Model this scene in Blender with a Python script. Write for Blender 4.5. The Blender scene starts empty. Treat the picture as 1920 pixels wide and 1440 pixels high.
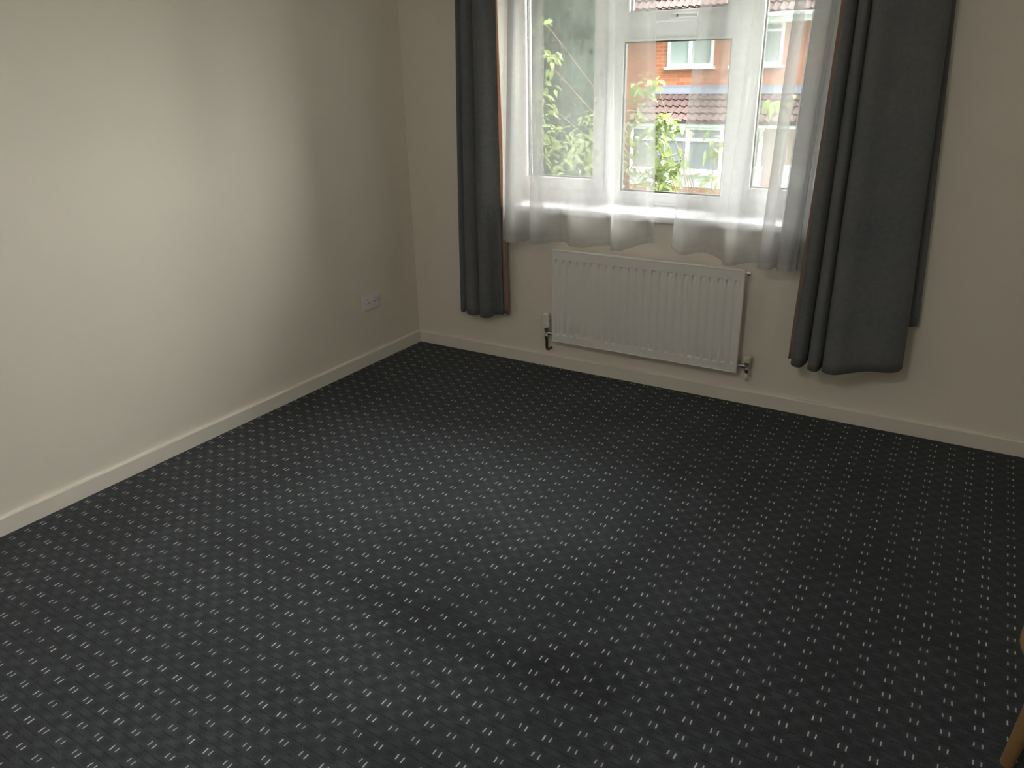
import bpy, bmesh, math, random
from mathutils import Vector, Matrix, noise
C = bpy.context.scene.collection
SC = bpy.context.scene

# ------------------------------------------------------------------ camera
YAW, PITCH, ROLL = 0.5577, 0.3851, -0.0214
fw = Vector((-math.sin(YAW)*math.cos(PITCH), math.cos(YAW)*math.cos(PITCH), -math.sin(PITCH)))
rt = Vector((math.cos(YAW), math.sin(YAW), 0))
up = rt.cross(fw)
r2 = rt*math.cos(ROLL) + up*math.sin(ROLL)
u2 = -rt*math.sin(ROLL) + up*math.cos(ROLL)
cam_d = bpy.data.cameras.new('camera')
cam_d.sensor_fit = 'HORIZONTAL'
cam_d.sensor_width = 36
cam_d.lens = 1457.97/1920*36
cam_d.clip_start = 0.02
cam = bpy.data.objects.new('camera', cam_d)
C.objects.link(cam)
m3 = Matrix((r2, u2, -fw)).transposed()
cam.matrix_world = Matrix.Translation((2.8829, -3.5653, 1.5385)) @ m3.to_4x4()
SC.camera = cam

# ------------------------------------------------------------------ world, sun, exposure
world = bpy.data.worlds.new('world')
SC.world = world
world.use_nodes = True
bg = world.node_tree.nodes['Background']
bg.inputs[0].default_value = (0.86, 0.93, 1.0, 1)
bg.inputs[1].default_value = 1.15
sd = bpy.data.lights.new('hazy_sun', 'SUN')
sd.energy = 31.0
sd.angle = math.radians(110)
sd.color = (1.0, 0.96, 0.9)
sun = bpy.data.objects.new('hazy_sun', sd)
C.objects.link(sun)
SUN_EL, SUN_AZ = math.radians(43), math.radians(57)      # light travels towards -y and, by SUN_AZ, towards -x
sdir = Vector((-math.sin(SUN_AZ)*math.cos(SUN_EL), -math.cos(SUN_AZ)*math.cos(SUN_EL), -math.sin(SUN_EL)))
sun.rotation_euler = sdir.to_track_quat('-Z', 'Y').to_euler()
sun.location = (6, 12, 8)
vs = SC.view_settings
vs.view_transform = 'Standard'
vs.look = 'None'
vs.exposure = 1.3
vs.gamma = 1
vs.use_curve_mapping = False
SC.cycles.max_bounces = 14
SC.cycles.diffuse_bounces = 8
SC.cycles.transmission_bounces = 10
SC.cycles.transparent_max_bounces = 32
SC.cycles.sample_clamp_indirect = 6.0

# ------------------------------------------------------------------ materials
def mat(name):
    m = bpy.data.materials.new(name)
    m.use_nodes = True
    nt = m.node_tree
    return m, nt, nt.nodes['Principled BSDF']
def N(nt, kind, **kw):
    n = nt.nodes.new(kind)
    for k, v in kw.items():
        setattr(n, k, v)
    return n
def L(nt, a, b):
    nt.links.new(a, b)
def M(nt, op, a, b=None, c=None, clamp=False):
    n = nt.nodes.new('ShaderNodeMath')
    n.operation = op
    n.use_clamp = clamp
    for i, v in enumerate((a, b, c)):
        if v is None:
            continue
        if isinstance(v, (int, float)):
            n.inputs[i].default_value = v
        else:
            nt.links.new(v, n.inputs[i])
    return n.outputs[0]
def mixc(nt, fac, a, b):
    n = nt.nodes.new('ShaderNodeMix')
    n.data_type = 'RGBA'
    for sock, v in ((n.inputs[0], fac), (n.inputs[6], a), (n.inputs[7], b)):
        if isinstance(v, (int, float)):
            sock.default_value = v
        elif isinstance(v, tuple):
            sock.default_value = (*v, 1)
        else:
            nt.links.new(v, sock)
    return n.outputs[2]
def noise_tex(nt, scale, detail=3, rough=.55, vec=None):
    n = N(nt, 'ShaderNodeTexNoise')
    n.inputs['Scale'].default_value = scale
    n.inputs['Detail'].default_value = detail
    n.inputs['Roughness'].default_value = rough
    if vec is None:
        g = N(nt, 'ShaderNodeNewGeometry')
        vec = g.outputs['Position']
    L(nt, vec, n.inputs['Vector'])
    return n.outputs[0]
def plain(name, col, rough=.5, var=.06, scale=20, bump=0, bscale=200, metal=0, spec=.5):
    m, nt, p = mat(name)
    f = noise_tex(nt, scale)
    c = mixc(nt, f, tuple(max(0, x*(1-var)) for x in col), tuple(min(1, x*(1+var)) for x in col))
    L(nt, c, p.inputs['Base Color'])
    p.inputs['Roughness'].default_value = rough
    p.inputs['Metallic'].default_value = metal
    p.inputs['Specular IOR Level'].default_value = spec
    if bump:
        b = N(nt, 'ShaderNodeBump')
        b.inputs['Strength'].default_value = bump
        b.inputs['Distance'].default_value = .002
        L(nt, noise_tex(nt, bscale, 4), b.inputs['Height'])
        L(nt, b.outputs[0], p.inputs['Normal'])
    return m
wall_m = plain('cream_wall_paint', (.80, .75, .665), .75, .02, 3, .12, 160, spec=.25)
ceil_m = plain('white_ceiling_paint', (.82, .80, .76), .8, .02, 3)
trim_m = plain('cream_gloss_paint', (.81, .765, .69), .35, .02, 6)
upvc_m = plain('white_upvc', (.86, .87, .89), .3, .01, 6)
sill_m = plain('white_upvc_sill', (.88, .88, .92), .35, .01, 6)
rad_m = plain('white_radiator_enamel', (.80, .79, .77), .38, .015, 5)
sock_m = plain('white_socket_plastic', (.80, .79, .80), .35, .01, 30)
hole_m = plain('dark_pin_hole', (.02, .02, .02), .7, .1, 50)
chrome_m = plain('chrome', (.62, .61, .60), .22, .04, 60, metal=1)
steel_m = plain('tarnished_brass', (.20, .16, .11), .4, .2, 90, metal=1)
cap_m = plain('cream_plastic_cap', (.72, .68, .52), .45, .03, 50)
white_cap_m = plain('white_plastic_cap', (.82, .82, .80), .4, .02, 50)
gasket_m = plain('dark_glazing_gasket', (.045, .045, .05), .6, .1, 60)
wood_m = None
def wood():
    m, nt, p = mat('light_brown_wood')
    g = N(nt, 'ShaderNodeNewGeometry')
    mp = N(nt, 'ShaderNodeMapping')
    mp.inputs['Scale'].default_value = (14, 60, 14)
    L(nt, g.outputs['Position'], mp.inputs[0])
    f = noise_tex(nt, 1.0, 5, .6, mp.outputs[0])
    L(nt, mixc(nt, f, (.20, .11, .045), (.36, .22, .10)), p.inputs['Base Color'])
    p.inputs['Roughness'].default_value = .35
    return m
wood_m = wood()

def carpet():
    m, nt, p = mat('charcoal_carpet_with_cream_dashes')
    g = N(nt, 'ShaderNodeNewGeometry')
    sp = N(nt, 'ShaderNodeSeparateXYZ')
    L(nt, g.outputs['Position'], sp.inputs[0])
    wob = noise_tex(nt, 5.0, 2)
    wob2 = noise_tex(nt, 38.0, 2)
    dx = M(nt, 'ADD', M(nt, 'SUBTRACT', sp.outputs[0], 1.37875), M(nt, 'MULTIPLY', M(nt, 'SUBTRACT', wob2, .5), .006))
    dy = M(nt, 'ADD', M(nt, 'ADD', sp.outputs[1], 1.2751), M(nt, 'MULTIPLY', M(nt, 'SUBTRACT', wob, .5), .012))
    det = .00416007
    ii = M(nt, 'ADD', M(nt, 'MULTIPLY', dx, .0590214/det), M(nt, 'MULTIPLY', dy, .0010278/det))
    jj = M(nt, 'ADD', M(nt, 'MULTIPLY', dx, .0016038/det), M(nt, 'MULTIPLY', dy, .0705126/det))
    ri, rj = M(nt, 'ROUND', ii), M(nt, 'ROUND', jj)
    fx, fy = M(nt, 'SUBTRACT', ii, ri), M(nt, 'SUBTRACT', jj, rj)
    side = M(nt, 'SIGN', fx)
    cv = N(nt, 'ShaderNodeCombineXYZ')
    L(nt, M(nt, 'ADD', M(nt, 'MULTIPLY', ri, 2), side), cv.inputs[0])
    L(nt, rj, cv.inputs[1])
    wn = N(nt, 'ShaderNodeTexWhiteNoise')
    wn.noise_dimensions = '2D'
    L(nt, cv.outputs[0], wn.inputs[0])
    ax = M(nt, 'ABSOLUTE', M(nt, 'SUBTRACT', M(nt, 'ABSOLUTE', fx), .125))
    sx = N(nt, 'ShaderNodeMapRange'); sx.interpolation_type = 'SMOOTHSTEP'
    L(nt, ax, sx.inputs[0]); sx.inputs[1].default_value = .036; sx.inputs[2].default_value = .010
    hl = M(nt, 'ADD', M(nt, 'MULTIPLY', wn.outputs[0], .04), .115)
    d = M(nt, 'SUBTRACT', hl, M(nt, 'ABSOLUTE', M(nt, 'ADD', fy, M(nt, 'MULTIPLY', M(nt, 'SUBTRACT', wn.outputs[0], .5), .08))))
    sy = N(nt, 'ShaderNodeMapRange'); sy.interpolation_type = 'SMOOTHSTEP'
    L(nt, d, sy.inputs[0]); sy.inputs[1].default_value = -.02; sy.inputs[2].default_value = .035
    fuzz = M(nt, 'ADD', M(nt, 'MULTIPLY', noise_tex(nt, 420, 2), .9), .42, clamp=True)
    br = M(nt, 'ADD', M(nt, 'MULTIPLY', wn.outputs[0], .45), .55)
    dash = M(nt, 'MULTIPLY', M(nt, 'MULTIPLY', sx.outputs[0], sy.outputs[0]), M(nt, 'MULTIPLY', br, fuzz), clamp=True)
    # pile: fine tufts, trodden patches, seams between the rows of tufts
    fine = noise_tex(nt, 420, 2, .7)
    mid = noise_tex(nt, 26, 3, .6)
    big = noise_tex(nt, 2.3, 4, .55)
    v = M(nt, 'ADD', M(nt, 'MULTIPLY', M(nt, 'SUBTRACT', fine, .5), 3.2), 1.0, clamp=False)
    v = M(nt, 'MULTIPLY', v, M(nt, 'ADD', M(nt, 'MULTIPLY', mid, .55), .72))
    v = M(nt, 'MULTIPLY', v, M(nt, 'ADD', M(nt, 'MULTIPLY', big, .9), .55))
    # soiled and trodden places, each where it lies on the floor
    for (sx_, sy_, ca, ra, rb, k) in ((1.74, -2.09, -3, .60, .11, -.34), (2.13, -2.06, 0, .20, .14, -.30), (1.62, -1.78, 12, .65, .30, -.16), (1.55, -2.36, -3, .60, .14, .14), (1.45, -.72, 5, .75, .28, .22), (2.35, -1.35, 60, .7, .20, .14), (.75, -1.75, 62, .6, .12, .10)):
        c_, s_ = math.cos(math.radians(ca)), math.sin(math.radians(ca))
        ex, ey = M(nt, 'SUBTRACT', sp.outputs[0], sx_), M(nt, 'SUBTRACT', sp.outputs[1], sy_)
        ua = M(nt, 'DIVIDE', M(nt, 'ADD', M(nt, 'MULTIPLY', ex, c_), M(nt, 'MULTIPLY', ey, s_)), ra)
        ub = M(nt, 'DIVIDE', M(nt, 'SUBTRACT', M(nt, 'MULTIPLY', ey, c_), M(nt, 'MULTIPLY', ex, s_)), rb)
        rr = M(nt, 'ADD', M(nt, 'ADD', M(nt, 'MULTIPLY', ua, ua), M(nt, 'MULTIPLY', ub, ub)), M(nt, 'MULTIPLY', M(nt, 'SUBTRACT', mid, .5), 1.2))
        fo = M(nt, 'MULTIPLY', M(nt, 'SUBTRACT', 1.0, rr, clamp=True), k)
        v = M(nt, 'MULTIPLY', v, M(nt, 'ADD', fo, 1.0))
    seam = M(nt, 'ABSOLUTE', M(nt, 'SUBTRACT', M(nt, 'ABSOLUTE', fy), .33))
    sm = N(nt, 'ShaderNodeMapRange'); sm.interpolation_type = 'SMOOTHSTEP'
    L(nt, seam, sm.inputs[0]); sm.inputs[1].default_value = .0; sm.inputs[2].default_value = .07
    sm.inputs[3].default_value = .62; sm.inputs[4].default_value = 1.0
    seamk = M(nt, 'MAXIMUM', sm.outputs[0], M(nt, 'GREATER_THAN', noise_tex(nt, 34, 2), .53))
    v = M(nt, 'MULTIPLY', v, seamk)
    chk = M(nt, 'MULTIPLY', M(nt, 'COSINE', M(nt, 'MULTIPLY', fx, 2*math.pi)), M(nt, 'COSINE', M(nt, 'MULTIPLY', fy, 2*math.pi)))
    v = M(nt, 'MULTIPLY', v, M(nt, 'ADD', M(nt, 'MULTIPLY', M(nt, 'MULTIPLY', chk, .42), big), 1.0))
    v = M(nt, 'MAXIMUM', v, .25)
    lines = N(nt, 'ShaderNodeVectorMath'); lines.operation = 'SCALE'
    tint = mixc(nt, noise_tex(nt, 6, 3), (.050, .058, .067), (.056, .062, .070))
    L(nt, tint, lines.inputs[0]); L(nt, v, lines.inputs['Scale'])
    L(nt, mixc(nt, dash, lines.outputs[0], (.90, .90, .88)), p.inputs['Base Color'])
    p.inputs['Roughness'].default_value = .95
    p.inputs['Specular IOR Level'].default_value = .1
    p.inputs['Sheen Weight'].default_value = .06
    p.inputs['Sheen Roughness'].default_value = .6
    b = N(nt, 'ShaderNodeBump')
    b.inputs['Strength'].default_value = .8
    b.inputs['Distance'].default_value = .004
    L(nt, M(nt, 'ADD', fine, M(nt, 'MULTIPLY', mid, 1.0)), b.inputs['Height'])
    L(nt, b.outputs[0], p.inputs['Normal'])
    return m
carpet_m = carpet()

def cloth(name, c0, c1, transl=0.0, tcol=None, rough=.95):
    m, nt, p = mat(name)
    f = noise_tex(nt, 55, 4, .65)
    f2 = noise_tex(nt, 4, 3)
    c = mixc(nt, M(nt, 'MULTIPLY_ADD', M(nt, 'SUBTRACT', M(nt, 'ADD', M(nt, 'MULTIPLY', f, .6), M(nt, 'MULTIPLY', f2, .4)), .5), 2.6, .5, clamp=True), c0, c1)
    L(nt, c, p.inputs['Base Color'])
    p.inputs['Roughness'].default_value = rough
    p.inputs['Specular IOR Level'].default_value = .08
    p.inputs['Sheen Weight'].default_value = .12
    b = N(nt, 'ShaderNodeBump'); b.inputs['Strength'].default_value = .25; b.inputs['Distance'].default_value = .002
    L(nt, noise_tex(nt, 380, 3), b.inputs['Height']); L(nt, b.outputs[0], p.inputs['Normal'])
    if transl:
        t = N(nt, 'ShaderNodeBsdfTranslucent')
        t.inputs[0].default_value = (*tcol, 1)
        mx = N(nt, 'ShaderNodeMixShader'); mx.inputs[0].default_value = transl
        L(nt, p.outputs[0], mx.inputs[1]); L(nt, t.outputs[0], mx.inputs[2])
        L(nt, mx.outputs[0], nt.nodes['Material Output'].inputs[0])
    return m
curtain_m = cloth('charcoal_curtain_fabric', (.112, .132, .148), (.182, .177, .172))
lining_m = cloth('tan_curtain_lining', (.40, .29, .24), (.50, .38, .32), .35, (.50, .34, .25))

def sheer(name, clear, col):
    m, nt, p = mat(name)
    out = nt.nodes['Material Output']
    nt.nodes.remove(p)
    tr = N(nt, 'ShaderNodeBsdfTransparent'); tr.inputs[0].default_value = (1, 1, 1, 1)
    tl = N(nt, 'ShaderNodeBsdfTranslucent'); tl.inputs[0].default_value = (*col, 1)
    df = N(nt, 'ShaderNodeBsdfDiffuse'); df.inputs[0].default_value = (*col, 1)
    a = N(nt, 'ShaderNodeMixShader'); a.inputs[0].default_value = .76
    L(nt, tl.outputs[0], a.inputs[1]); L(nt, df.outputs[0], a.inputs[2])
    tc = N(nt, 'ShaderNodeTexCoord')
    wv = noise_tex(nt, 30, 3)
    k = M(nt, 'ADD', M(nt, 'MULTIPLY', M(nt, 'SUBTRACT', wv, .5), .10), 1-clear)
    mx = N(nt, 'ShaderNodeMixShader')
    L(nt, k, mx.inputs[0]); L(nt, tr.outputs[0], mx.inputs[1]); L(nt, a.outputs[0], mx.inputs[2])
    L(nt, mx.outputs[0], out.inputs[0])
    return m
sheer_m = sheer('white_voile', .48, (.61, .61, .61))
hem_m = sheer('white_voile_hem', .5, (.70, .695, .68))

def glass():
    m, nt, p = mat('window_glass')
    nt.nodes.remove(p)
    tr = N(nt, 'ShaderNodeBsdfTransparent'); tr.inputs[0].default_value = (.93, .95, .94, 1)
    gl = N(nt, 'ShaderNodeBsdfGlossy'); gl.inputs['Roughness'].default_value = .03
    fr = N(nt, 'ShaderNodeFresnel'); fr.inputs[0].default_value = 1.3
    mx = N(nt, 'ShaderNodeMixShader')
    L(nt, fr.outputs[0], mx.inputs[0]); L(nt, tr.outputs[0], mx.inputs[1]); L(nt, gl.outputs[0], mx.inputs[2])
    L(nt, mx.outputs[0], nt.nodes['Material Output'].inputs[0])
    return m
glass_m = glass()

def brick():
    m, nt, p = mat('orange_brick')
    g = N(nt, 'ShaderNodeNewGeometry')
    sp = N(nt, 'ShaderNodeSeparateXYZ'); L(nt, g.outputs['Position'], sp.inputs[0])
    cb = N(nt, 'ShaderNodeCombineXYZ')
    L(nt, M(nt, 'ADD', sp.outputs[0], sp.outputs[1]), cb.inputs[0]); L(nt, sp.outputs[2], cb.inputs[1])
    t = N(nt, 'ShaderNodeTexBrick')
    L(nt, cb.outputs[0], t.inputs['Vector'])
    t.inputs['Color1'].default_value = (.39, .128, .058, 1)
    t.inputs['Color2'].default_value = (.49, .205, .10, 1)
    t.inputs['Mortar'].default_value = (.42, .26, .19, 1)
    t.inputs['Scale'].default_value = 1
    t.inputs['Mortar Size'].default_value = .008
    t.inputs['Brick Width'].default_value = .225
    t.inputs['Row Height'].default_value = .075
    L(nt, mixc(nt, M(nt, 'MULTIPLY', noise_tex(nt, 2.5, 4), .5), t.outputs[0], (.42, .115, .055)), p.inputs['Base Color'])
    p.inputs['Roughness'].default_value = .9
    return m
brick_m = brick()
tile_m = plain('brown_red_roof_tile', (.062, .036, .033), .9, .18, 5)
lead_m = plain('lead_flashing', (.15, .165, .21), .7, .05, 5)
hpane_m = plain('pale_house_glass', (.34, .385, .37), .35, .12, 1.2)
hdark_m = plain('grey_house_glass', (.22, .245, .275), .2, .15, 1.5)
grass_m = plain('garden_grass', (.055, .10, .03), .9, .4, 3)
ext_m = plain('render_outside', (.62, .58, .52), .9, .05, 4)
bark_m = plain('brown_bark', (.14, .09, .06), .9, .3, 25)
def leaf(name, c0, c1, tc):
    m, nt, p = mat(name)
    f = noise_tex(nt, 9, 2)
    L(nt, mixc(nt, f, c0, c1), p.inputs['Base Color'])
    p.inputs['Roughness'].default_value = .75
    p.inputs['Specular IOR Level'].default_value = .25
    t = N(nt, 'ShaderNodeBsdfTranslucent'); t.inputs[0].default_value = (*tc, 1)
    mx = N(nt, 'ShaderNodeMixShader'); mx.inputs[0].default_value = .45
    L(nt, p.outputs[0], mx.inputs[1]); L(nt, t.outputs[0], mx.inputs[2])
    L(nt, mx.outputs[0], nt.nodes['Material Output'].inputs[0])
    return m
leaf_m = leaf('bright_green_leaf', (.10, .155, .055), (.215, .24, .095), (.10, .135, .035))
shrub_m = leaf('pale_green_leaf', (.15, .22, .10), (.24, .31, .16), (.12, .16, .06))
dark_m = leaf('dark_evergreen', (.013, .025, .018), (.032, .052, .034), (.012, .028, .014))

# ------------------------------------------------------------------ mesh helpers
class MB:
    def __init__(s):
        s.bm = bmesh.new()
    def box(s, a, b, bevel=0, seg=2):
        x0, y0, z0 = a; x1, y1, z1 = b
        t = bmesh.new()
        bmesh.ops.create_cube(t, size=1)
        for v in t.verts:
            v.co = Vector(((x0+x1)/2 + v.co.x*(x1-x0), (y0+y1)/2 + v.co.y*(y1-y0), (z0+z1)/2 + v.co.z*(z1-z0)))
        if bevel:
            bmesh.ops.bevel(t, geom=t.edges[:], offset=bevel, segments=seg, affect='EDGES', profile=.5)
        s._join(t); return s
    def _join(s, t):
        me = bpy.data.meshes.new('t'); t.to_mesh(me); t.free()
        s.bm.from_mesh(me); bpy.data.meshes.remove(me)
    def lathe(s, prof, mtx=None, n=24):
        """prof: list of (radius, height) revolved about local z"""
        t = bmesh.new(); rings = []
        for r, h in prof:
            rings.append([t.verts.new((r*math.cos(2*math.pi*i/n), r*math.sin(2*math.pi*i/n), h)) for i in range(n)])
        for a, b in zip(rings, rings[1:]):
            for i in range(n):
                t.faces.new((a[i], a[(i+1) % n], b[(i+1) % n], b[i]))
        t.faces.new(list(reversed(rings[0]))); t.faces.new(rings[-1])
        if mtx is not None:
            bmesh.ops.transform(t, matrix=mtx, verts=t.verts[:])
        s._join(t); return s
    def tube(s, pts, radii, n=12):
        t = bmesh.new(); rings = []
        pts = [Vector(p) for p in pts]
        if isinstance(radii, (int, float)):
            radii = [radii]*len(pts)
        for i, p in enumerate(pts):
            d = (pts[min(i+1, len(pts)-1)] - pts[max(i-1, 0)]).normalized()
            q = d.to_track_quat('Z', 'Y')
            rings.append([t.verts.new(p + q @ Vector((radii[i]*math.cos(2*math.pi*k/n), radii[i]*math.sin(2*math.pi*k/n), 0))) for k in range(n)])
        for a, b in zip(rings, rings[1:]):
            for i in range(n):
                t.faces.new((a[i], a[(i+1) % n], b[(i+1) % n], b[i]))
        t.faces.new(list(reversed(rings[0]))); t.faces.new(rings[-1])
        s._join(t); return s
    def prism(s, poly, axis, a, b):
        """poly: list of 2D points in the plane normal to axis, extruded from a to b along it"""
        def P(p, k):
            if axis == 'x': return (k, p[0], p[1])
            if axis == 'y': return (p[0], k, p[1])
            return (p[0], p[1], k)
        t = bmesh.new()
        A = [t.verts.new(P(p, a)) for p in poly]; B = [t.verts.new(P(p, b)) for p in poly]
        n = len(poly)
        for i in range(n):
            t.faces.new((A[i], A[(i+1) % n], B[(i+1) % n], B[i]))
        t.faces.new(list(reversed(A))); t.faces.new(B)
        bmesh.ops.recalc_face_normals(t, faces=t.faces[:])
        s._join(t); return s
    def ring(s, x0, x1, z0, z1, w, y0, y1, bevel=.004, wb=None):
        """a rectangular frame of four mitred-looking members, in the xz plane"""
        wb = w if wb is None else wb
        s.box((x0, y0, z0), (x0+w, y1, z1), bevel); s.box((x1-w, y0, z0), (x1, y1, z1), bevel)
        s.box((x0+w, y0, z0), (x1-w, y1, z0+wb), bevel); s.box((x0+w, y0, z1-w), (x1-w, y1, z1), bevel)
        return s
    def grid(s, P):
        """P[i][j] points"""
        t = bmesh.new()
        V = [[t.verts.new(p) for p in row] for row in P]
        for i in range(len(V)-1):
            for j in range(len(V[0])-1):
                t.faces.new((V[i][j], V[i+1][j], V[i+1][j+1], V[i][j+1]))
        s._join(t); return s
    def build(s, name, m, parent=None, smooth=False, **props):
        me = bpy.data.meshes.new(name); s.bm.to_mesh(me); s.bm.free()
        me.materials.append(m)
        if smooth:
            for p in me.polygons: p.use_smooth = True
            if smooth != 'all':
                try: me.set_sharp_from_angle(angle=math.radians(40))
                except Exception: pass
        o = bpy.data.objects.new(name, me); C.objects.link(o)
        if parent is not None:
            o.parent = parent
            w = Matrix.Identity(4); q = parent
            o.matrix_parent_inverse = parent_world(parent).inverted()
        for k, v in props.items(): o[k] = v
        return o
def parent_world(p):
    return Matrix.Translation(p.location) if p.parent is None else p.parent_w if False else Matrix.Translation(WORLD.get(p.name, p.location))
WORLD = {}
def thing(name, loc, label=None, cat=None, group=None, kind=None):
    o = bpy.data.objects.new(name, None); C.objects.link(o)
    o.location = loc; o.empty_display_size = .1
    WORLD[o.name] = Vector(loc)
    if label: o['label'] = label
    if cat: o['category'] = cat
    if group: o['group'] = group
    if kind: o['kind'] = kind
    return o
def sub(mb, name, m, parent, **kw):
    """a sub-part: parent is a mesh part (its world transform is the identity)"""
    o = mb.build(name, m, None, **kw); o.parent = parent
    return o
def struct(o): o['kind'] = 'structure'; return o

# ------------------------------------------------------------------ room shell
RX, RY, RZ = 3.78, -4.6, 2.42
OX0, OX1, OZ0, OZ1 = .53, 2.40, .85, 2.08          # window opening
WY = .34                                            # outside face of the window wall
struct(MB().box((-.12, RY-.12, -.12), (RX+.12, WY, 0)).build('floor', carpet_m))
struct(MB().box((-.3, RY-.3, RZ), (RX+.3, WY, RZ+.2)).build('ceiling', ceil_m))
struct(MB().box((-.25, RY-.25, -.1), (0, WY, RZ)).build('wall_left', wall_m))
struct(MB().box((RX, RY-.25, -.1), (RX+.25, WY, RZ)).build('wall_right', wall_m))
struct(MB().box((0, RY-.25, -.1), (RX, RY, RZ)).build('wall_back', wall_m))
w = MB()
w.box((0, 0, -.1), (OX0, WY, RZ)); w.box((OX1, 0, -.1), (RX, WY, RZ))
w.box((OX0, 0, -.1), (OX1, WY, OZ0)); w.box((OX0, 0, OZ1), (OX1, WY, RZ))
struct(w.build('wall_window', wall_m))
SK = .07
def skirt(poly_t=.018):
    return [(0, 0), (poly_t, 0), (poly_t, SK-.006), (poly_t-.004, SK-.001), (poly_t-.008, SK), (0, SK)]
struct(MB().prism([(p[0], p[1]) for p in skirt()], 'y', RY, 0).build('baseboard_left', trim_m))
struct(MB().prism([(-p[0], p[1]) for p in skirt()], 'x', .018, RX).build('baseboard_window', trim_m))
struct(MB().prism([(RX-p[0], p[1]) for p in skirt()], 'y', RY, -.018).build('baseboard_right', trim_m))

# ------------------------------------------------------------------ window
FY = .25                                            # inside face of the frame
win = thing('window_1', (1.465, FY, OZ0), kind='structure')
FZ0 = .875
mb = MB()
mb.ring(OX0, OX1, FZ0, OZ1, .05, FY, FY+.065, .004)
mb.build('outer_frame', upvc_m, win)
ML0, ML1 = 1.10, 1.175
MR0, MR1 = 1.735, 1.795
TZ0, TZ1 = 1.662, 1.735
MB().box((ML0, FY, FZ0+.05), (ML1, FY+.065, OZ1-.05), .004).build('mullion', upvc_m, win)
MB().box((MR0, FY, FZ0+.05), (MR1, FY+.065, OZ1-.05), .004).build('mullion', upvc_m, win)
MB().box((ML1, FY, TZ0), (MR0, FY+.065, TZ1), .004).build('transom', upvc_m, win)
# small moulding where the frame meets the sill
MB().box((OX0, FY-.012, OZ0+.026), (OX1, FY, OZ0+.040), .003).build('sill_bead', upvc_m, win)
def sash(x0, x1, z0, z1, name='sash', w=.062, handle=None):
    s = MB().ring(x0, x1, z0, z1, w, FY-.018, FY+.05, .006).build(name, upvc_m, win)
    g = MB().ring(x0+w-.001, x1-w+.001, z0+w-.001, z1-w+.001, .006, FY+.008, FY+.03, 0)
    sub(g, 'glazing_gasket', gasket_m, s)
    b = MB().ring(x0+w-.016, x1-w+.016, z0+w-.016, z1-w+.016, .014, FY-.012, FY+.012, .004)
    sub(b, 'glazing_bead', upvc_m, s)
    sub(MB().box((x0+w-.01, FY+.02, z0+w-.01), (x1-w+.01, FY+.026, z1-w+.01)), 'pane', glass_m, s)
    return s
sl = sash(.578, 1.098, .928, 2.035)
sr = sash(1.800, 2.352, .928, 2.035)
sf = sash(1.168, 1.742, 1.728, 2.035, 'fanlight_sash', .05)
# fixed light in the middle
fx = MB().ring(ML1-.002, MR0+.002, FZ0+.048, TZ0+.002, .016, FY-.004, FY+.02, .005).build('fixed_light_bead', upvc_m, win)
sub(MB().ring(ML1+.012, MR0-.012, FZ0+.062, TZ0-.012, .008, FY+.010, FY+.03, 0), 'glazing_gasket', gasket_m, fx)
sub(MB().box((ML1, FY+.02, FZ0+.05), (MR0, FY+.026, TZ0)), 'pane', glass_m, fx)
def handle_v(x, z, flip=1):
    h = MB().box((x-.012, FY-.030, z-.07), (x+.012, FY-.018, z+.05), .004)
    h.tube([(x, FY-.028, z+.02), (x, FY-.058, z+.018), (x+.002*flip, FY-.064, z), (x+.004*flip, FY-.060, z-.10)], [.009, .009, .010, .007], 10)
    return h
sub(handle_v(1.075, 1.47), 'casement_handle', upvc_m, sl, smooth=True)
sub(handle_v(1.826, 1.46, -1), 'casement_handle', upvc_m, sr, smooth=True)
h = MB().box((1.425, FY-.029, 1.738), (1.475, FY-.018, 1.760), .004)
h.tube([(1.45, FY-.027, 1.749), (1.45, FY-.052, 1.749), (1.47, FY-.058, 1.749), (1.57, FY-.056, 1.7485)], [.010, .010, .0105, .009], 12)
fh = sub(h, 'fanlight_handle', upvc_m, sf, smooth=True)
sub(MB().lathe([(.0055, 0), (.0055, .004)], Matrix.Translation((1.478, FY-.066, 1.749)) @ Matrix.Rotation(math.pi/2, 4, 'X') @ Matrix.Translation((0, 0, -.002)), 14), 'lock_button', gasket_m, sf)
# sill board
poly = [(FY-.002, OZ0+.0), (FY-.002, OZ0+.026), (-.026, OZ0+.024), (-.034, OZ0+.019), (-.036, OZ0+.010), (-.036, OZ0-.004), (-.028, OZ0-.004), (-.028, OZ0)]
MB().prism(poly, 'x', OX0+.001, OX1-.001).build('window_sill', sill_m, win)

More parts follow.
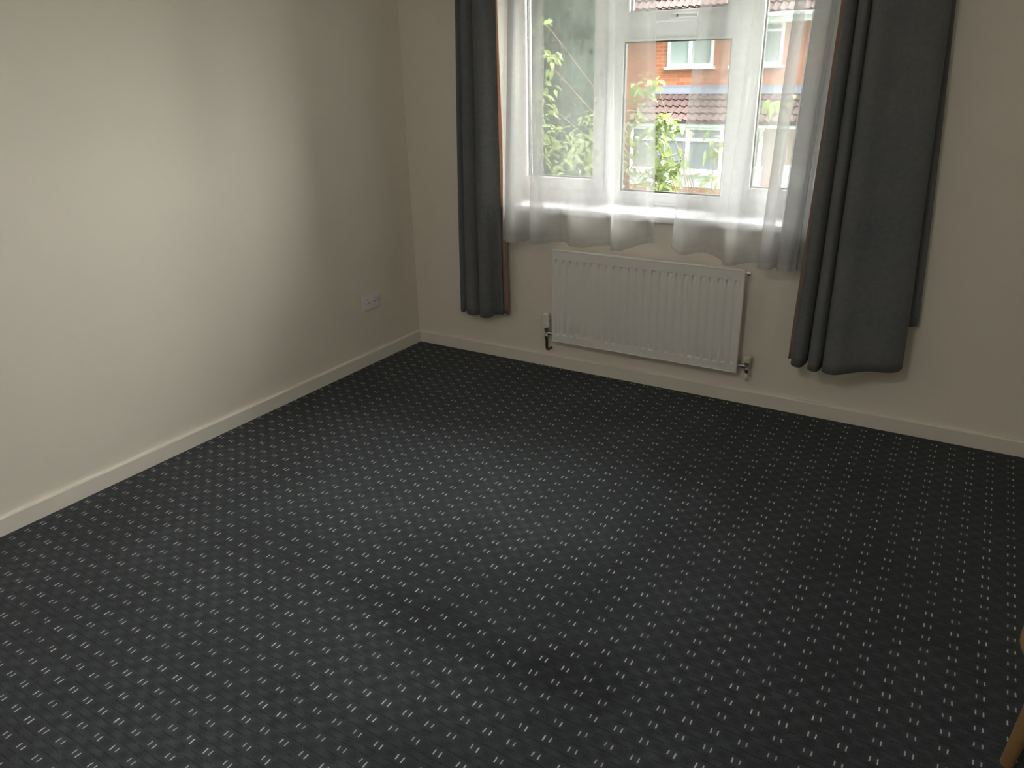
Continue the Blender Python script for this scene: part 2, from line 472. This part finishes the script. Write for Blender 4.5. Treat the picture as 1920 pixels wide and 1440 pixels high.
# ------------------------------------------------------------------ curtains
def catmull(P, n):
    out = []
    k = len(P)-1
    for i in range(n+1):
        t = i/n*k; a = min(int(t), k-1); u = t-a
        p0, p1, p2, p3 = P[max(a-1, 0)], P[a], P[a+1], P[min(a+2, k)]
        out.append(tuple(.5*((2*p1[d]) + (-p0[d]+p2[d])*u + (2*p0[d]-5*p1[d]+4*p2[d]-p3[d])*u*u + (-p0[d]+3*p1[d]-3*p2[d]+p3[d])*u**3) for d in range(len(p1))))
    return out
def drape(bottom, top, z_top, n, nz, thick=None, z_lo=0, z_hi=1, dy=0, wob=.004, seed=0):
    """sheet hung between two plan curves; bottom points are (x, y, hem height), top points (x, y)"""
    B = catmull(bottom, n); T = catmull(top, n)
    rows = []
    for j in range(nz+1):
        k = z_lo + (z_hi-z_lo)*j/nz
        row = []
        e = k**1.15
        for i in range(n+1):
            bx, by, bz = B[i]; tx, ty = T[i]
            z = bz + (z_top-bz)*k
            q = noise.noise(Vector((i*.05+seed, z*1.7, seed*3.1)))*wob*(1-k*.5)
            q2 = noise.noise(Vector((i*.05+seed+40, z*1.3, seed)))*wob*(1-k*.5)
            row.append((bx+(tx-bx)*e+q2, by+(ty-by)*e+q+dy, z))
        rows.append(row)
    return MB().grid(rows)
def solid(o, t):
    md = o.modifiers.new('thickness', 'SOLIDIFY'); md.thickness = t; md.offset = 0
    return o
# charcoal curtain left of the window
HL = .268
bl = [(.415, -.04), (.392, -.06), (.388, -.10), (.412, -.118), (.424, -.085), (.436, -.075), (.445, -.12), (.478, -.155), (.508, -.158), (.525, -.128), (.532, -.09), (.545, -.088),
      (.552, -.13), (.566, -.172), (.598, -.178), (.618, -.145), (.620, -.10), (.628, -.07), (.652, -.06)]
tl = [(.462, -.03), (.447, -.055), (.446, -.09), (.458, -.105), (.466, -.085), (.474, -.08), (.482, -.105), (.502, -.125), (.523, -.125), (.534, -.105), (.540, -.085), (.550, -.085),
      (.556, -.105), (.570, -.135), (.596, -.138), (.612, -.115), (.616, -.085), (.624, -.06), (.640, -.05)]
def shallow(P, k=.62):
    # folds of less depth, sheared so that each fold keeps its place across the window
    return [(x - (-.03+(y+.03)*k - y)*.65, -.03+(y+.03)*k) for x, y in P]
bl, tl = shallow(bl), shallow(tl)
cl = thing('curtain', (.53, -.10, HL), 'dark charcoal curtain gathered in narrow folds on the left of the window', 'curtain', 'charcoal curtains')
o = drape([(x, y, HL - .012 + (.010 if y > -.08 else 0)) for x, y in bl], tl, 2.16, 170, 40, seed=1).build('fabric', curtain_m, cl, smooth='all'); solid(o, .003)
ll = [(.56, -.040), (.60, -.035), (.648, -.045), (.680, -.056), (.690, -.07), (.692, -.09)]
lt = [(.56, -.035), (.59, -.03), (.622, -.04), (.652, -.048), (.664, -.06), (.667, -.08)]
o = drape([(x, y, HL+.004) for x, y in shallow(ll)], shallow(lt), 2.16, 40, 40, seed=2).build('lining', lining_m, cl, smooth='all', label='tan lining showing at the inner edge'); solid(o, .002)
# charcoal curtain right of the window
br = [(2.262, -.115, .300), (2.236, -.12, .298), (2.226, -.15, .296), (2.240, -.182, .295), (2.270, -.185, .293), (2.288, -.15, .305), (2.290, -.118, .32), (2.297, -.15, .30), (2.306, -.188, .292), (2.338, -.196, .290),
      (2.352, -.16, .30), (2.352, -.122, .32), (2.358, -.16, .30), (2.372, -.20, .296), (2.42, -.215, .296), (2.48, -.185, .306), (2.54, -.165, .318), (2.60, -.160, .322), (2.645, -.14, .325), (2.663, -.11, .338), (2.650, -.085, .36)]
tr_ = [(2.290, -.10), (2.272, -.105), (2.268, -.12), (2.276, -.138), (2.292, -.14), (2.302, -.12), (2.304, -.105), (2.310, -.12), (2.316, -.138), (2.336, -.142),
       (2.346, -.12), (2.348, -.105), (2.354, -.12), (2.364, -.14), (2.40, -.145), (2.45, -.13), (2.50, -.125), (2.545, -.125), (2.58, -.12), (2.594, -.10), (2.585, -.08)]
cr = thing('curtain', (2.45, -.12, .29), 'dark charcoal curtain hanging as a broad flat panel on the right of the window', 'curtain', 'charcoal curtains')
o = drape(br, tr_, 2.16, 190, 40, seed=5).build('fabric', curtain_m, cr, smooth='all'); solid(o, .003)
b2 = [(2.42, -.055, .49), (2.50, -.075, .49), (2.58, -.06, .495), (2.64, -.055, .50), (2.684, -.05, .507), (2.690, -.03, .51)]
t2 = [(2.40, -.06), (2.45, -.075), (2.51, -.065), (2.56, -.06), (2.590, -.055), (2.592, -.04)]
o = drape(b2, t2, 2.16, 50, 40, seed=7).build('turned_back_edge', curtain_m, cr, smooth='all'); solid(o, .003)
l3 = [(2.330, -.098, .31), (2.28, -.096, .30), (2.222, -.102, .30), (2.203, -.106, .298)]
t3 = [(2.330, -.085), (2.30, -.085), (2.262, -.088), (2.247, -.09)]
o = drape(l3, t3, 2.16, 40, 40, seed=8).build('lining', lining_m, cr, smooth='all', label='tan lining showing at the inner edge'); solid(o, .002)
# white voile pair
def voile(bottom, top, label, seed):
    bottom = [(x, max(-.044 + (y+.044)*2.0, -.085 if x > 2.185 else -1), z) for x, y, z in bottom]
    t = thing('voile_curtain', (sum(p[0] for p in bottom)/len(bottom), -.06, .72), label, 'curtain', 'white voile curtains')
    drape(bottom, top, 2.13, 420, 40, wob=.006, seed=seed).build('fabric', sheer_m, t, smooth='all')
    drape(bottom, top, 2.13, 420, 3, z_hi=.021, dy=-.0018, wob=.006, seed=seed).build('hem', hem_m, t, smooth='all')
    return t
def hem_z(x, tab):
    for (xa, za), (xb, zb) in zip(tab, tab[1:]):
        if x <= xb: return za+(zb-za)*max(0, x-xa)/(xb-xa)
    return tab[-1][1]
LB = [(.684, -.058), (.702, -.08), (.716, -.06), (.73, -.05), (.775, -.050), (.780, -.060), (.725, -.066), (.722, -.078), (.772, -.082), (.776, -.092), (.742, -.098), (.746, -.104), (.80, -.10), (.83, -.062), (.86, -.047), (.905, -.05), (.91, -.066), (.874, -.082), (.878, -.10),
      (.93, -.102), (.96, -.068), (1.0, -.045), (1.05, -.058), (1.10, -.085), (1.17, -.09), (1.23, -.062), (1.27, -.045), (1.31, -.065), (1.33, -.098), (1.385, -.098), (1.43, -.06), (1.47, -.045), (1.50, -.055), (1.519, -.062)]
LT = [(x if x < .9 else .9 + (x-.9)*(1.452-.9)/(1.519-.9), -.055 + (y+.065)*.55) for x, y in LB]
LT[0] = (.655, -.062)
LTAB = [(.6, .700), (.9, .708), (1.25, .715), (1.38, .718), (1.46, .742), (1.52, .757)]
voile([(x, y, hem_z(x, LTAB)) for x, y in LB], LT, 'white sheer voile curtain covering the left half of the window', 11)
RB = [(1.625, -.065), (1.640, -.098), (1.69, -.105), (1.72, -.078), (1.75, -.05), (1.80, -.047), (1.85, -.062), (1.88, -.095), (1.925, -.10), (1.95, -.07), (1.985, -.048), (2.06, -.05), (2.066, -.066), (2.034, -.082), (2.038, -.098),
      (2.085, -.098), (2.10, -.07), (2.115, -.05), (2.185, -.050), (2.190, -.058), (2.112, -.062), (2.108, -.072), (2.180, -.075), (2.185, -.084), (2.118, -.088), (2.122, -.098), (2.165, -.098), (2.185, -.07), (2.245, -.050), (2.250, -.058), (2.178, -.064), (2.176, -.072), (2.235, -.076), (2.240, -.085), (2.195, -.090), (2.20, -.098), (2.230, -.094)]
RT = [(1.687 + (x-1.625)*(2.265-1.687)/(2.230-1.625), -.055 + (y+.065)*.55) for x, y in RB]
RTAB = [(1.62, .775), (1.66, .735), (1.75, .728), (1.88, .704), (2.0, .706), (2.3, .70)]
voile([(x, y, hem_z(x, RTAB)) for x, y in RB], RT, 'white sheer voile curtain covering the right half of the window', 17)
# track (above the picture)
tk = MB().box((.36, -.125, 2.164), (2.72, -.0, 2.19), .004)
tk = tk.build('curtain_track', upvc_m, None, label='white curtain track fixed to the wall above the window', category='curtain track')

# ------------------------------------------------------------------ radiator
RX0, RX1, RZ0, RZ1 = .9676, 1.9677, .1727, .6725
RYF, RYB = -.080, -.034
rad = thing('radiator', ((RX0+RX1)/2, 0, RZ0), 'white ribbed panel radiator on the wall below the window', 'radiator')
NF, PITCHX = 24, .0407
xs = [RX0+.004, RX0+.014]
dep = [0, 0]
c0 = (RX0+RX1)/2 - PITCHX*(NF-1)/2
for i in range(NF):
    c = c0 + i*PITCHX
    for d, v in ((-.0125, 0), (-.0085, 1), (0, 1), (.0085, 1), (.0125, 0)):
        xs.append(c+d); dep.append(v)
xs += [RX1-.014, RX1-.004]; dep += [0, 0]
zs = [(RZ0+.004, 0), (RZ0+.030, 0), (RZ0+.041, 0), (RZ0+.0455, 2.0), (RZ0+.052, 1.7), (RZ0+.07, .40), (RZ0+.15, .35), (RZ0+.25, .35), (RZ1-.15, .35), (RZ1-.082, .40),
      (RZ1-.062, 1.7), (RZ1-.0545, 2.0), (RZ1-.050, 0), (RZ1-.03, 0), (RZ1-.004, 0)]
rows = [[(x, RYF + .0065*d*k, z) for x, d in zip(xs, dep)] for z, k in zs]
g = MB().grid(rows)
# rounded rim, sides and back
for (ax0, ax1, az0, az1) in ((RX0, RX1, RZ1-.008, RZ1), (RX0, RX1, RZ0, RZ0+.008), (RX0, RX0+.008, RZ0, RZ1), (RX1-.008, RX1, RZ0, RZ1)):
    g.box((ax0, RYF-.0015, az0), (ax1, RYF+.012, az1), .004, 3)
g.box((RX0+.012, RYF+.013, RZ0+.012), (RX1-.012, RYF+.018, RZ1-.012))
panel = g.build('panel', rad_m, rad, smooth=True)
MB().box((RX0+.015, RYF+.019, RZ0+.01), (RX1-.015, RYB+.004, RZ1-.006), .006).build('water_channel_body', rad_m, rad)
for x in (RX0+.14, RX1-.16):
    MB().box((x, RYB, RZ0+.04), (x+.03, -.0005, RZ1-.04), .002).build('wall_bracket', rad_m, rad)
# thermostatic valve, left
def rotm(p, axis='z'):
    R = {'z': Matrix.Identity(4), 'x': Matrix.Rotation(math.pi/2, 4, 'Y'), 'y': Matrix.Rotation(math.pi/2, 4, 'X')}[axis]
    return Matrix.Translation(p) @ R
VX, VY = RX0-.045, -.055
VZ = RZ0+.035
v = MB().lathe([(.010, -.035), (.013, -.028), (.013, -.012), (.011, -.008), (.011, .012), (.014, .015), (.014, .030)], rotm((VX, VY, VZ)), 20)
v.lathe([(.009, 0), (.009, .012), (.012, .014), (.012, .028), (.008, .030), (.008, .048)], rotm((VX, VY, VZ), 'x'), 16)
v = v.build('thermostatic_valve', chrome_m, rad, smooth=True)
k = MB()
prof = [(.016, .030), (.018, .034)]
for i in range(7):
    prof += [(.0185, .036+i*.007), (.0185, .040+i*.007), (.0172, .041+i*.007), (.0172, .0425+i*.007)]
prof += [(.0185, .086), (.0190, .092), (.0185, .104), (.014, .107)]
k.lathe(prof, rotm((VX, VY, VZ)), 28)
sub(k, 'valve_head', white_cap_m, v, smooth=True)
MB().tube([(VX, VY, VZ-.03), (VX, VY, .125), (VX, VY+.006, .112), (VX, VY+.02, .106), (VX, -.001, .106)], .0075, 12).build('supply_pipe', steel_m, rad, smooth=True)
# lockshield valve, right
WX = RX1+.042
v2 = MB().lathe([(.009, -.032), (.0125, -.026), (.0125, -.010), (.011, -.006), (.011, .012), (.013, .014), (.013, .020)], rotm((WX, VY, VZ)), 20)
v2.lathe([(.008, -.046), (.008, -.030), (.012, -.028), (.012, -.012), (.009, -.010), (.009, 0)], rotm((WX, VY, VZ), 'x'), 16)
v2 = v2.build('lockshield_valve', chrome_m, rad, smooth=True)
sub(MB().lathe([(.009, .020), (.0095, .036), (.018, .040), (.0195, .045), (.0185, .051), (.012, .054)], rotm((WX, VY, VZ)), 24), 'valve_cap', cap_m, v2, smooth=True)
MB().tube([(WX, VY, VZ-.03), (WX, VY, .155), (WX, VY+.006, .142), (WX, VY+.02, .136), (WX, -.001, .136)], .0085, 12).build('return_pipe', white_cap_m, rad, smooth=True)
MB().lathe([(.006, -.004), (.006, .006), (.010, .007), (.010, .018), (.007, .019)], rotm((RX1, -.055, RZ1-.020), 'x'), 12).build('bleed_valve', chrome_m, rad, smooth=True)

# ------------------------------------------------------------------ fill lamp added to brighten the room (unseen, above the picture)
fill_lamp_m, nt_, p_ = mat('fill_lamp_glow')
p_.inputs['Base Color'].default_value = (.9, .88, .84, 1)
p_.inputs['Emission Color'].default_value = (1, .98, .96, 1)
FILL_GLOW = 9.5
p_.inputs['Emission Strength'].default_value = FILL_GLOW
la = thing('added_fill_lamp', (2.0, -3.5, RZ), 'round white fill lamp added on the ceiling, out of view, to brighten the room', 'lamp')
MB().lathe([(.10, -.03), (.11, -.025), (.11, 0)], Matrix.Translation((2.0, -3.5, RZ)), 40).build('base', upvc_m, la, smooth=True)
MB().lathe([(.01, -.15), (.13, -.14), (.21, -.11), (.23, -.075), (.21, -.045), (.10, -.031)], Matrix.Translation((2.0, -3.5, RZ)), 48).build('fill_lamp_shade', fill_lamp_m, la, smooth='all')

# ------------------------------------------------------------------ socket
SY0, SZ0 = -.487, .311
so = thing('wall_socket', (0, SY0+.073, SZ0+.043), 'white double plug socket with switches low on the left wall', 'socket')
MB().box((0, SY0, SZ0), (.009, SY0+.146, SZ0+.086), .003, 3).build('faceplate', sock_m, so, smooth=True)
for c in (SY0+.038, SY0+.108):
    for dy, dz, wy, wz in ((0, .058, .004, .0085), (-.011, .038, .0065, .004), (.011, .038, .0065, .004)):
        MB().box((.0086, c+dy-wy/2, SZ0+dz-wz/2), (.0096, c+dy+wy/2, SZ0+dz+wz/2)).build('pin_slot', hole_m, so)
for c in (SY0+.060, SY0+.086):
    MB().prism([(.008, SZ0+.058), (.0115, SZ0+.058), (.0095, SZ0+.067), (.012, SZ0+.076), (.008, SZ0+.076)], 'y', c-.006, c+.006).build('rocker_switch', sock_m, so)
for c in (SY0+.012, SY0+.134):
    MB().lathe([(.0035, 0), (.0035, .0007)], Matrix.Translation((.009, c, SZ0+.043)) @ Matrix.Rotation(math.pi/2, 4, 'Y'), 12).build('fixing_screw', chrome_m, so)

# ------------------------------------------------------------------ stool at the right edge
ST = Vector((3.258, -1.87, 0))
st = thing('wooden_stool', ST, 'light brown wooden stool, only its rounded edge showing at the right of the carpet', 'stool')
MB().lathe([(.135, .372), (.160, .376), (.166, .384), (.166, .394), (.160, .402), (.05, .400), (.0, .399)][:6] + [(.001, .3995)], Matrix.Translation(ST), 48).build('seat', wood_m, st, smooth=True)
for a in (45, 135, 225, 315):
    d = Vector((math.cos(math.radians(a+20)), math.sin(math.radians(a+20)), 0))
    MB().tube([ST+d*.095+Vector((0, 0, .375)), ST+d*.112+Vector((0, 0, .19)), ST+d*.132], [.017, .019, .014], 14).build('leg', wood_m, st, smooth=True)
for k in (0, 1):
    a, b = 65+90*k, 245+90*k
    pa = ST+Vector((math.cos(math.radians(a)), math.sin(math.radians(a)), 0))*.128+Vector((0, 0, .15+.03*k))
    pb = ST+Vector((math.cos(math.radians(b)), math.sin(math.radians(b)), 0))*.128+Vector((0, 0, .15+.03*k))
    MB().tube([pa, pb], .009, 10).build('stretcher', wood_m, st, smooth=True)

# ------------------------------------------------------------------ outside: ground and house over the road
GZ = -2.7
struct(MB().box((-40, WY, GZ-.3), (40, 60, GZ)).build('ground', grass_m))
HY = 14.0
HX0, HX1 = -5.25, 3.4
EZ = 2.46
ho = thing('house', ((HX0+HX1)/2, HY, GZ), 'orange brick house with brown tiled roof seen through the window', 'house')
w = MB()
w.box((HX0, HY, GZ), (HX1, HY+7, EZ))
w.prism([(HY, EZ), (HY+7, EZ), (HY+3.5, EZ+2.2)], 'x', HX0, HX1)
w.build('brick_wall', brick_m, ho)
def tiles(x0, x1, ya, za, yb, zb, course, roll, name, parent, lift=.03):
    """tiled slope from the eaves (ya, za) up to (yb, zb): rolls across, stepped courses up"""
    ln = math.hypot(yb-ya, zb-za); n = max(1, round(ln/course)); ny, nz = -(zb-za)/ln, (yb-ya)/ln
    nx = int((x1-x0)/roll*8)
    rows = []
    for c in range(n):
        for t, lf in ((c/n, lift), (min(1, (c+1)/n), 0.0)):
            off = (roll*.5 if False else 0)
            row = []
            for i in range(nx+1):
                x = x0+(x1-x0)*i/nx
                ph = (x-x0)/roll*2*math.pi
                hh = .016*math.sin(ph) + .008*math.sin(2*ph) + lf
                row.append((x, ya+(yb-ya)*t+ny*hh, za+(zb-za)*t+nz*hh))
            rows.append(row)
        
    g = MB().grid(rows)
    g.box((x0, ya-.01, za-.05), (x1, ya+.03, za+.0))
    return g.build(name, tile_m, parent)
tiles(HX0-.15, HX1+.15, HY-.30, EZ+.03, HY+3.5, EZ+2.42, .34, .15, 'main_roof', ho)
MB().box((HX0-.15, HY-.36, EZ-.06), (HX1+.15, HY-.24, EZ+.02), .02).build('gutter', upvc_m, ho)
MB().box((HX0-.1, HY-.26, EZ-.16), (HX1+.1, HY-.001, EZ-.05)).build('soffit', upvc_m, ho)
def hwin(x0, x1, z0, z1, mull, fan, y=HY, pane=hpane_m, cill=True, w=.062):
    f = MB().ring(x0, x1, z0, z1, w, y-.03, y+.05, .006)
    for m in mull:
        f.box((m-w*.62, y-.028, z0+w), (m+w*.62, y+.05, z1-w), .005)
    if fan:
        f.box((x0+w, y-.027, fan-.03), (x1-w, y+.05, fan+.03), .005)
    f = f.build('window_frame', upvc_m, ho)
    sub(MB().box((x0+w*.5, y-.004, z0+w*.5), (x1-w*.5, y+.001, z1-w*.5)), 'pane', pane, f)
    if cill:
        sub(MB().box((x0-.05, y-.09, z0-.05), (x1+.05, y-.001, z0), .008), 'window_ledge', upvc_m, f)
    return f
hwin(-3.87, -2.84, 1.50, EZ-.12, (-3.36,), 2.16)
hwin(-2.44, -1.40, 1.50, EZ-.12, (-1.92,), 2.16)
hwin(.9, 2.0, 1.50, EZ-.12, (1.45,), 2.16)
# porch
PX0, PX1, PY = -4.12, .25, 12.7
pr = tiles(PX0-.05, PX1, PY-.06, .47, HY-.16, .955, .36, .15, 'porch_roof', ho)
fl = MB().prism([(HY-.20, .955), (HY-.17, 1.0), (HY-.06, 1.075), (HY-.03, 1.13), (HY-.001, 1.13), (HY-.001, .93)], 'x', PX0-.05, PX1).build('lead_flashing', lead_m, ho)
MB().box((PX0-.03, PY-.045, .355), (PX1, PY+.0, .475), .006).build('fascia', upvc_m, ho)
w = MB(); w.box((PX0, PY+.02, GZ), (PX1, HY, -.86)); w.box((PX0, PY+.4, -.86), (PX0+.12, HY, .42))
w.build('porch_brick_base', brick_m, ho)
MB().box((PX0, PY+.01, -.86), (-1.55, PY+.06, -.55), .004).build('porch_panel', upvc_m, ho)
hwin(PX0, -2.10, -.55, .36, (-3.385, -2.845), .10, PY+.02, hdark_m)
MB().box((PX0+.13, PY+1.0, -.86), (PX1, PY+1.02, .36)).build('porch_inner_wall', ext_m, ho)
for x in (-1.37, -.1):
    q = MB().lathe([(.075, -.86), (.075, -.45), (.085, -.44), (.085, -.40), (.045, -.38), (.042, .26), (.07, .29), (.07, .355)], Matrix.Translation((x, PY+.1, 0)), 20)
    q.build('porch_column', upvc_m, ho, smooth=True)
MB().ring(-1.15, -.45, -.85, .30, .09, PY+.93, PY+.995, .006).build('front_door', upvc_m, ho)
MB().box((-.86, PY-.05, GZ), (PX1, PY+.04, -.33), .01).build('white_side_panel', upvc_m, ho)

# ------------------------------------------------------------------ outside: planting
def leaves(mb, rnd, clusters, ln, wd, droop=.6):
    t = bmesh.new()
    for (cx, cy, cz, rx, ry, rz, n) in clusters:
        for _ in range(n):
            while True:
                q = Vector((rnd.uniform(-1, 1), rnd.uniform(-1, 1), rnd.uniform(-1, 1)))
                if q.length < 1: break
            p = Vector((cx+q.x*rx, cy+q.y*ry, cz+q.z*rz))
            d = Vector((rnd.gauss(0, 1), rnd.gauss(0, .8), rnd.gauss(-droop, .5))).normalized()
            s = d.cross(Vector((rnd.gauss(0, .5), rnd.gauss(0, .5), 1))).normalized()
            nrm = s.cross(d)
            l_ = ln*rnd.uniform(.6, 1.15); w_ = wd*rnd.uniform(.7, 1.1)
            prev = None
            for u, ww in ((0, .08), (.25, .8), (.5, 1), (.78, .6), (1, .04)):
                c = p + d*(l_*u) - Vector((0, 0, 1))*(l_*.25*u*u)
                a = t.verts.new(c - s*(w_*ww*.5) + nrm*(w_*.15*ww)); m_ = t.verts.new(c); b = t.verts.new(c + s*(w_*ww*.5) + nrm*(w_*.15*ww))
                if prev:
                    t.faces.new((prev[0], prev[1], m_, a)); t.faces.new((prev[1], prev[2], b, m_))
                prev = (a, m_, b)
    mb._join(t)
    return mb
rnd = random.Random(4)
TX, TY = .25, 4.5
tree = thing('tree', (TX, TY, GZ), 'leafy young tree with bright green drooping leaves just outside the window', 'tree')
cl_ = [(-1.13, 3.6, 1.95, .09, .15, .10, 10), (-1.13, 3.6, 1.62, .13, .2, .14, 26), (-1.16, 3.6, 1.25, .12, .2, .25, 34), (-1.16, 3.6, .85, .14, .2, .25, 34),
       (-.88, 3.7, .86, .36, .3, .20, 90), (-.62, 3.7, 1.08, .16, .2, .10, 26), (-.8, 3.7, .60, .42, .3, .14, 70),
       (-.10, 3.6, 1.36, .13, .15, .11, 30), (.03, 3.6, 1.40, .05, .08, .06, 8), (-.16, 3.6, 1.12, .10, .15, .14, 20), (-.20, 3.6, .78, .2, .2, .2, 46),
       (.06, 3.6, .98, .11, .12, .13, 40), (.16, 3.6, 1.07, .12, .08, .05, 22), (.28, 3.6, .98, .10, .08, .05, 10), (.10, 3.6, .82, .09, .10, .08, 16),
       (.06, 3.6, .56, .12, .12, .14, 46), (.20, 3.6, .64, .12, .10, .08, 34), (.33, 3.6, .74, .09, .08, .06, 18), (.22, 3.6, .50, .12, .1, .08, 26),
       (.62, 3.6, .88, .10, .15, .14, 18), (.66, 3.6, .55, .16, .2, .10, 18), (1.12, 3.7, 1.22, .16, .15, .06, 14), (.62, 4.2, .1, .8, .5, .35, 160), (-.5, 4.2, .1, .8, .5, .35, 160)]
leaves(MB(), rnd, cl_, .125, .05, .22).build('foliage', leaf_m, tree)
tk_ = MB()
top = Vector((TX, TY, -.5))
tk_.tube([(TX, TY, GZ), (TX+.03, TY, -1.6), top], [.09, .07, .05], 10)
for c in cl_[:-2]:
    e = Vector(c[:3]); mid_ = top.lerp(e, .55) + Vector((0, .12, .12))
    tk_.tube([top, top.lerp(mid_, .5)+Vector((0, 0, .05)), mid_, e], [.014, .008, .005, .0025], 6)
tk_.build('trunk_and_branches', bark_m, tree)
def blob(cx, cy, z0, z1, r, seed, taper=.5, n=26, nz=22):
    rows = []
    for j in range(nz+1):
        k = j/nz; z = z0+(z1-z0)*k
        rr = r*math.sin(math.pi*min(1, (k*.92+.08)))**taper
        rows.append([(cx+math.cos(a)*rr*(1+.25*noise.noise(Vector((math.cos(a)*2+seed, math.sin(a)*2, z*.8)))),
                      cy+math.sin(a)*rr*(1+.25*noise.noise(Vector((math.cos(a)*2+seed, math.sin(a)*2, z*.8+9)))), z) for a in [2*math.pi*i/n for i in range(n+1)]])
    return MB().grid(rows)
EX, EY = -5.15, 10.2
ev = thing('evergreen_tree', (EX, EY, GZ), 'tall dark evergreen tree beyond the left pane of the window', 'tree')
g = blob(EX, EY, -2.3, 6.2, 1.5, 3.0)
cls = []
for i in range(260):
    a = rnd.uniform(-math.pi, 0.4); k = rnd.uniform(.05, .97); rr = 1.48*math.sin(math.pi*(k*.92+.08))**.5
    cls.append((EX+math.cos(a)*rr, EY+math.sin(a)*rr, -2.3+8.5*k, .22, .22, .22, 22))
leaves(g, rnd, cls, .16, .05, .3)
g.build('foliage', dark_m, ev, smooth='all')
MB().tube([(EX, EY, GZ), (EX, EY, -2.0)], [.18, .16], 12).build('trunk', bark_m, ev)
for i, (sx, sy, r, h, lab) in enumerate(((-4.45, 7.55, .70, -.15, 'pale green shrub standing in front of the dark evergreen tree'), (-3.15, 8.9, .62, -.35, 'rounded pale green shrub in front of the brick house corner'),
                                       (-1.0, 9.6, .7, -.72, 'low pale green shrub in front of the house porch'))):
    sh = thing('shrub', (sx, sy, GZ), lab, 'shrub', 'garden shrubs')
    g = blob(sx, sy, GZ+.25, h-.1, r*.85, i*7.7)
    cs = []
    for _ in range(110):
        a = rnd.uniform(0, 2*math.pi); k = rnd.uniform(.1, .98); rr = r*math.sin(math.pi*(k*.92+.08))**.5
        cs.append((sx+math.cos(a)*rr, sy+math.sin(a)*rr, GZ+.3+(h-GZ-.4)*k, .14, .14, .14, 14))
    leaves(g, rnd, cs, .10, .045, .2)
    g.build('foliage', shrub_m, sh)
    MB().tube([(sx, sy, GZ), (sx, sy, GZ+.5)], [.06, .05], 8).build('stem', bark_m, sh)
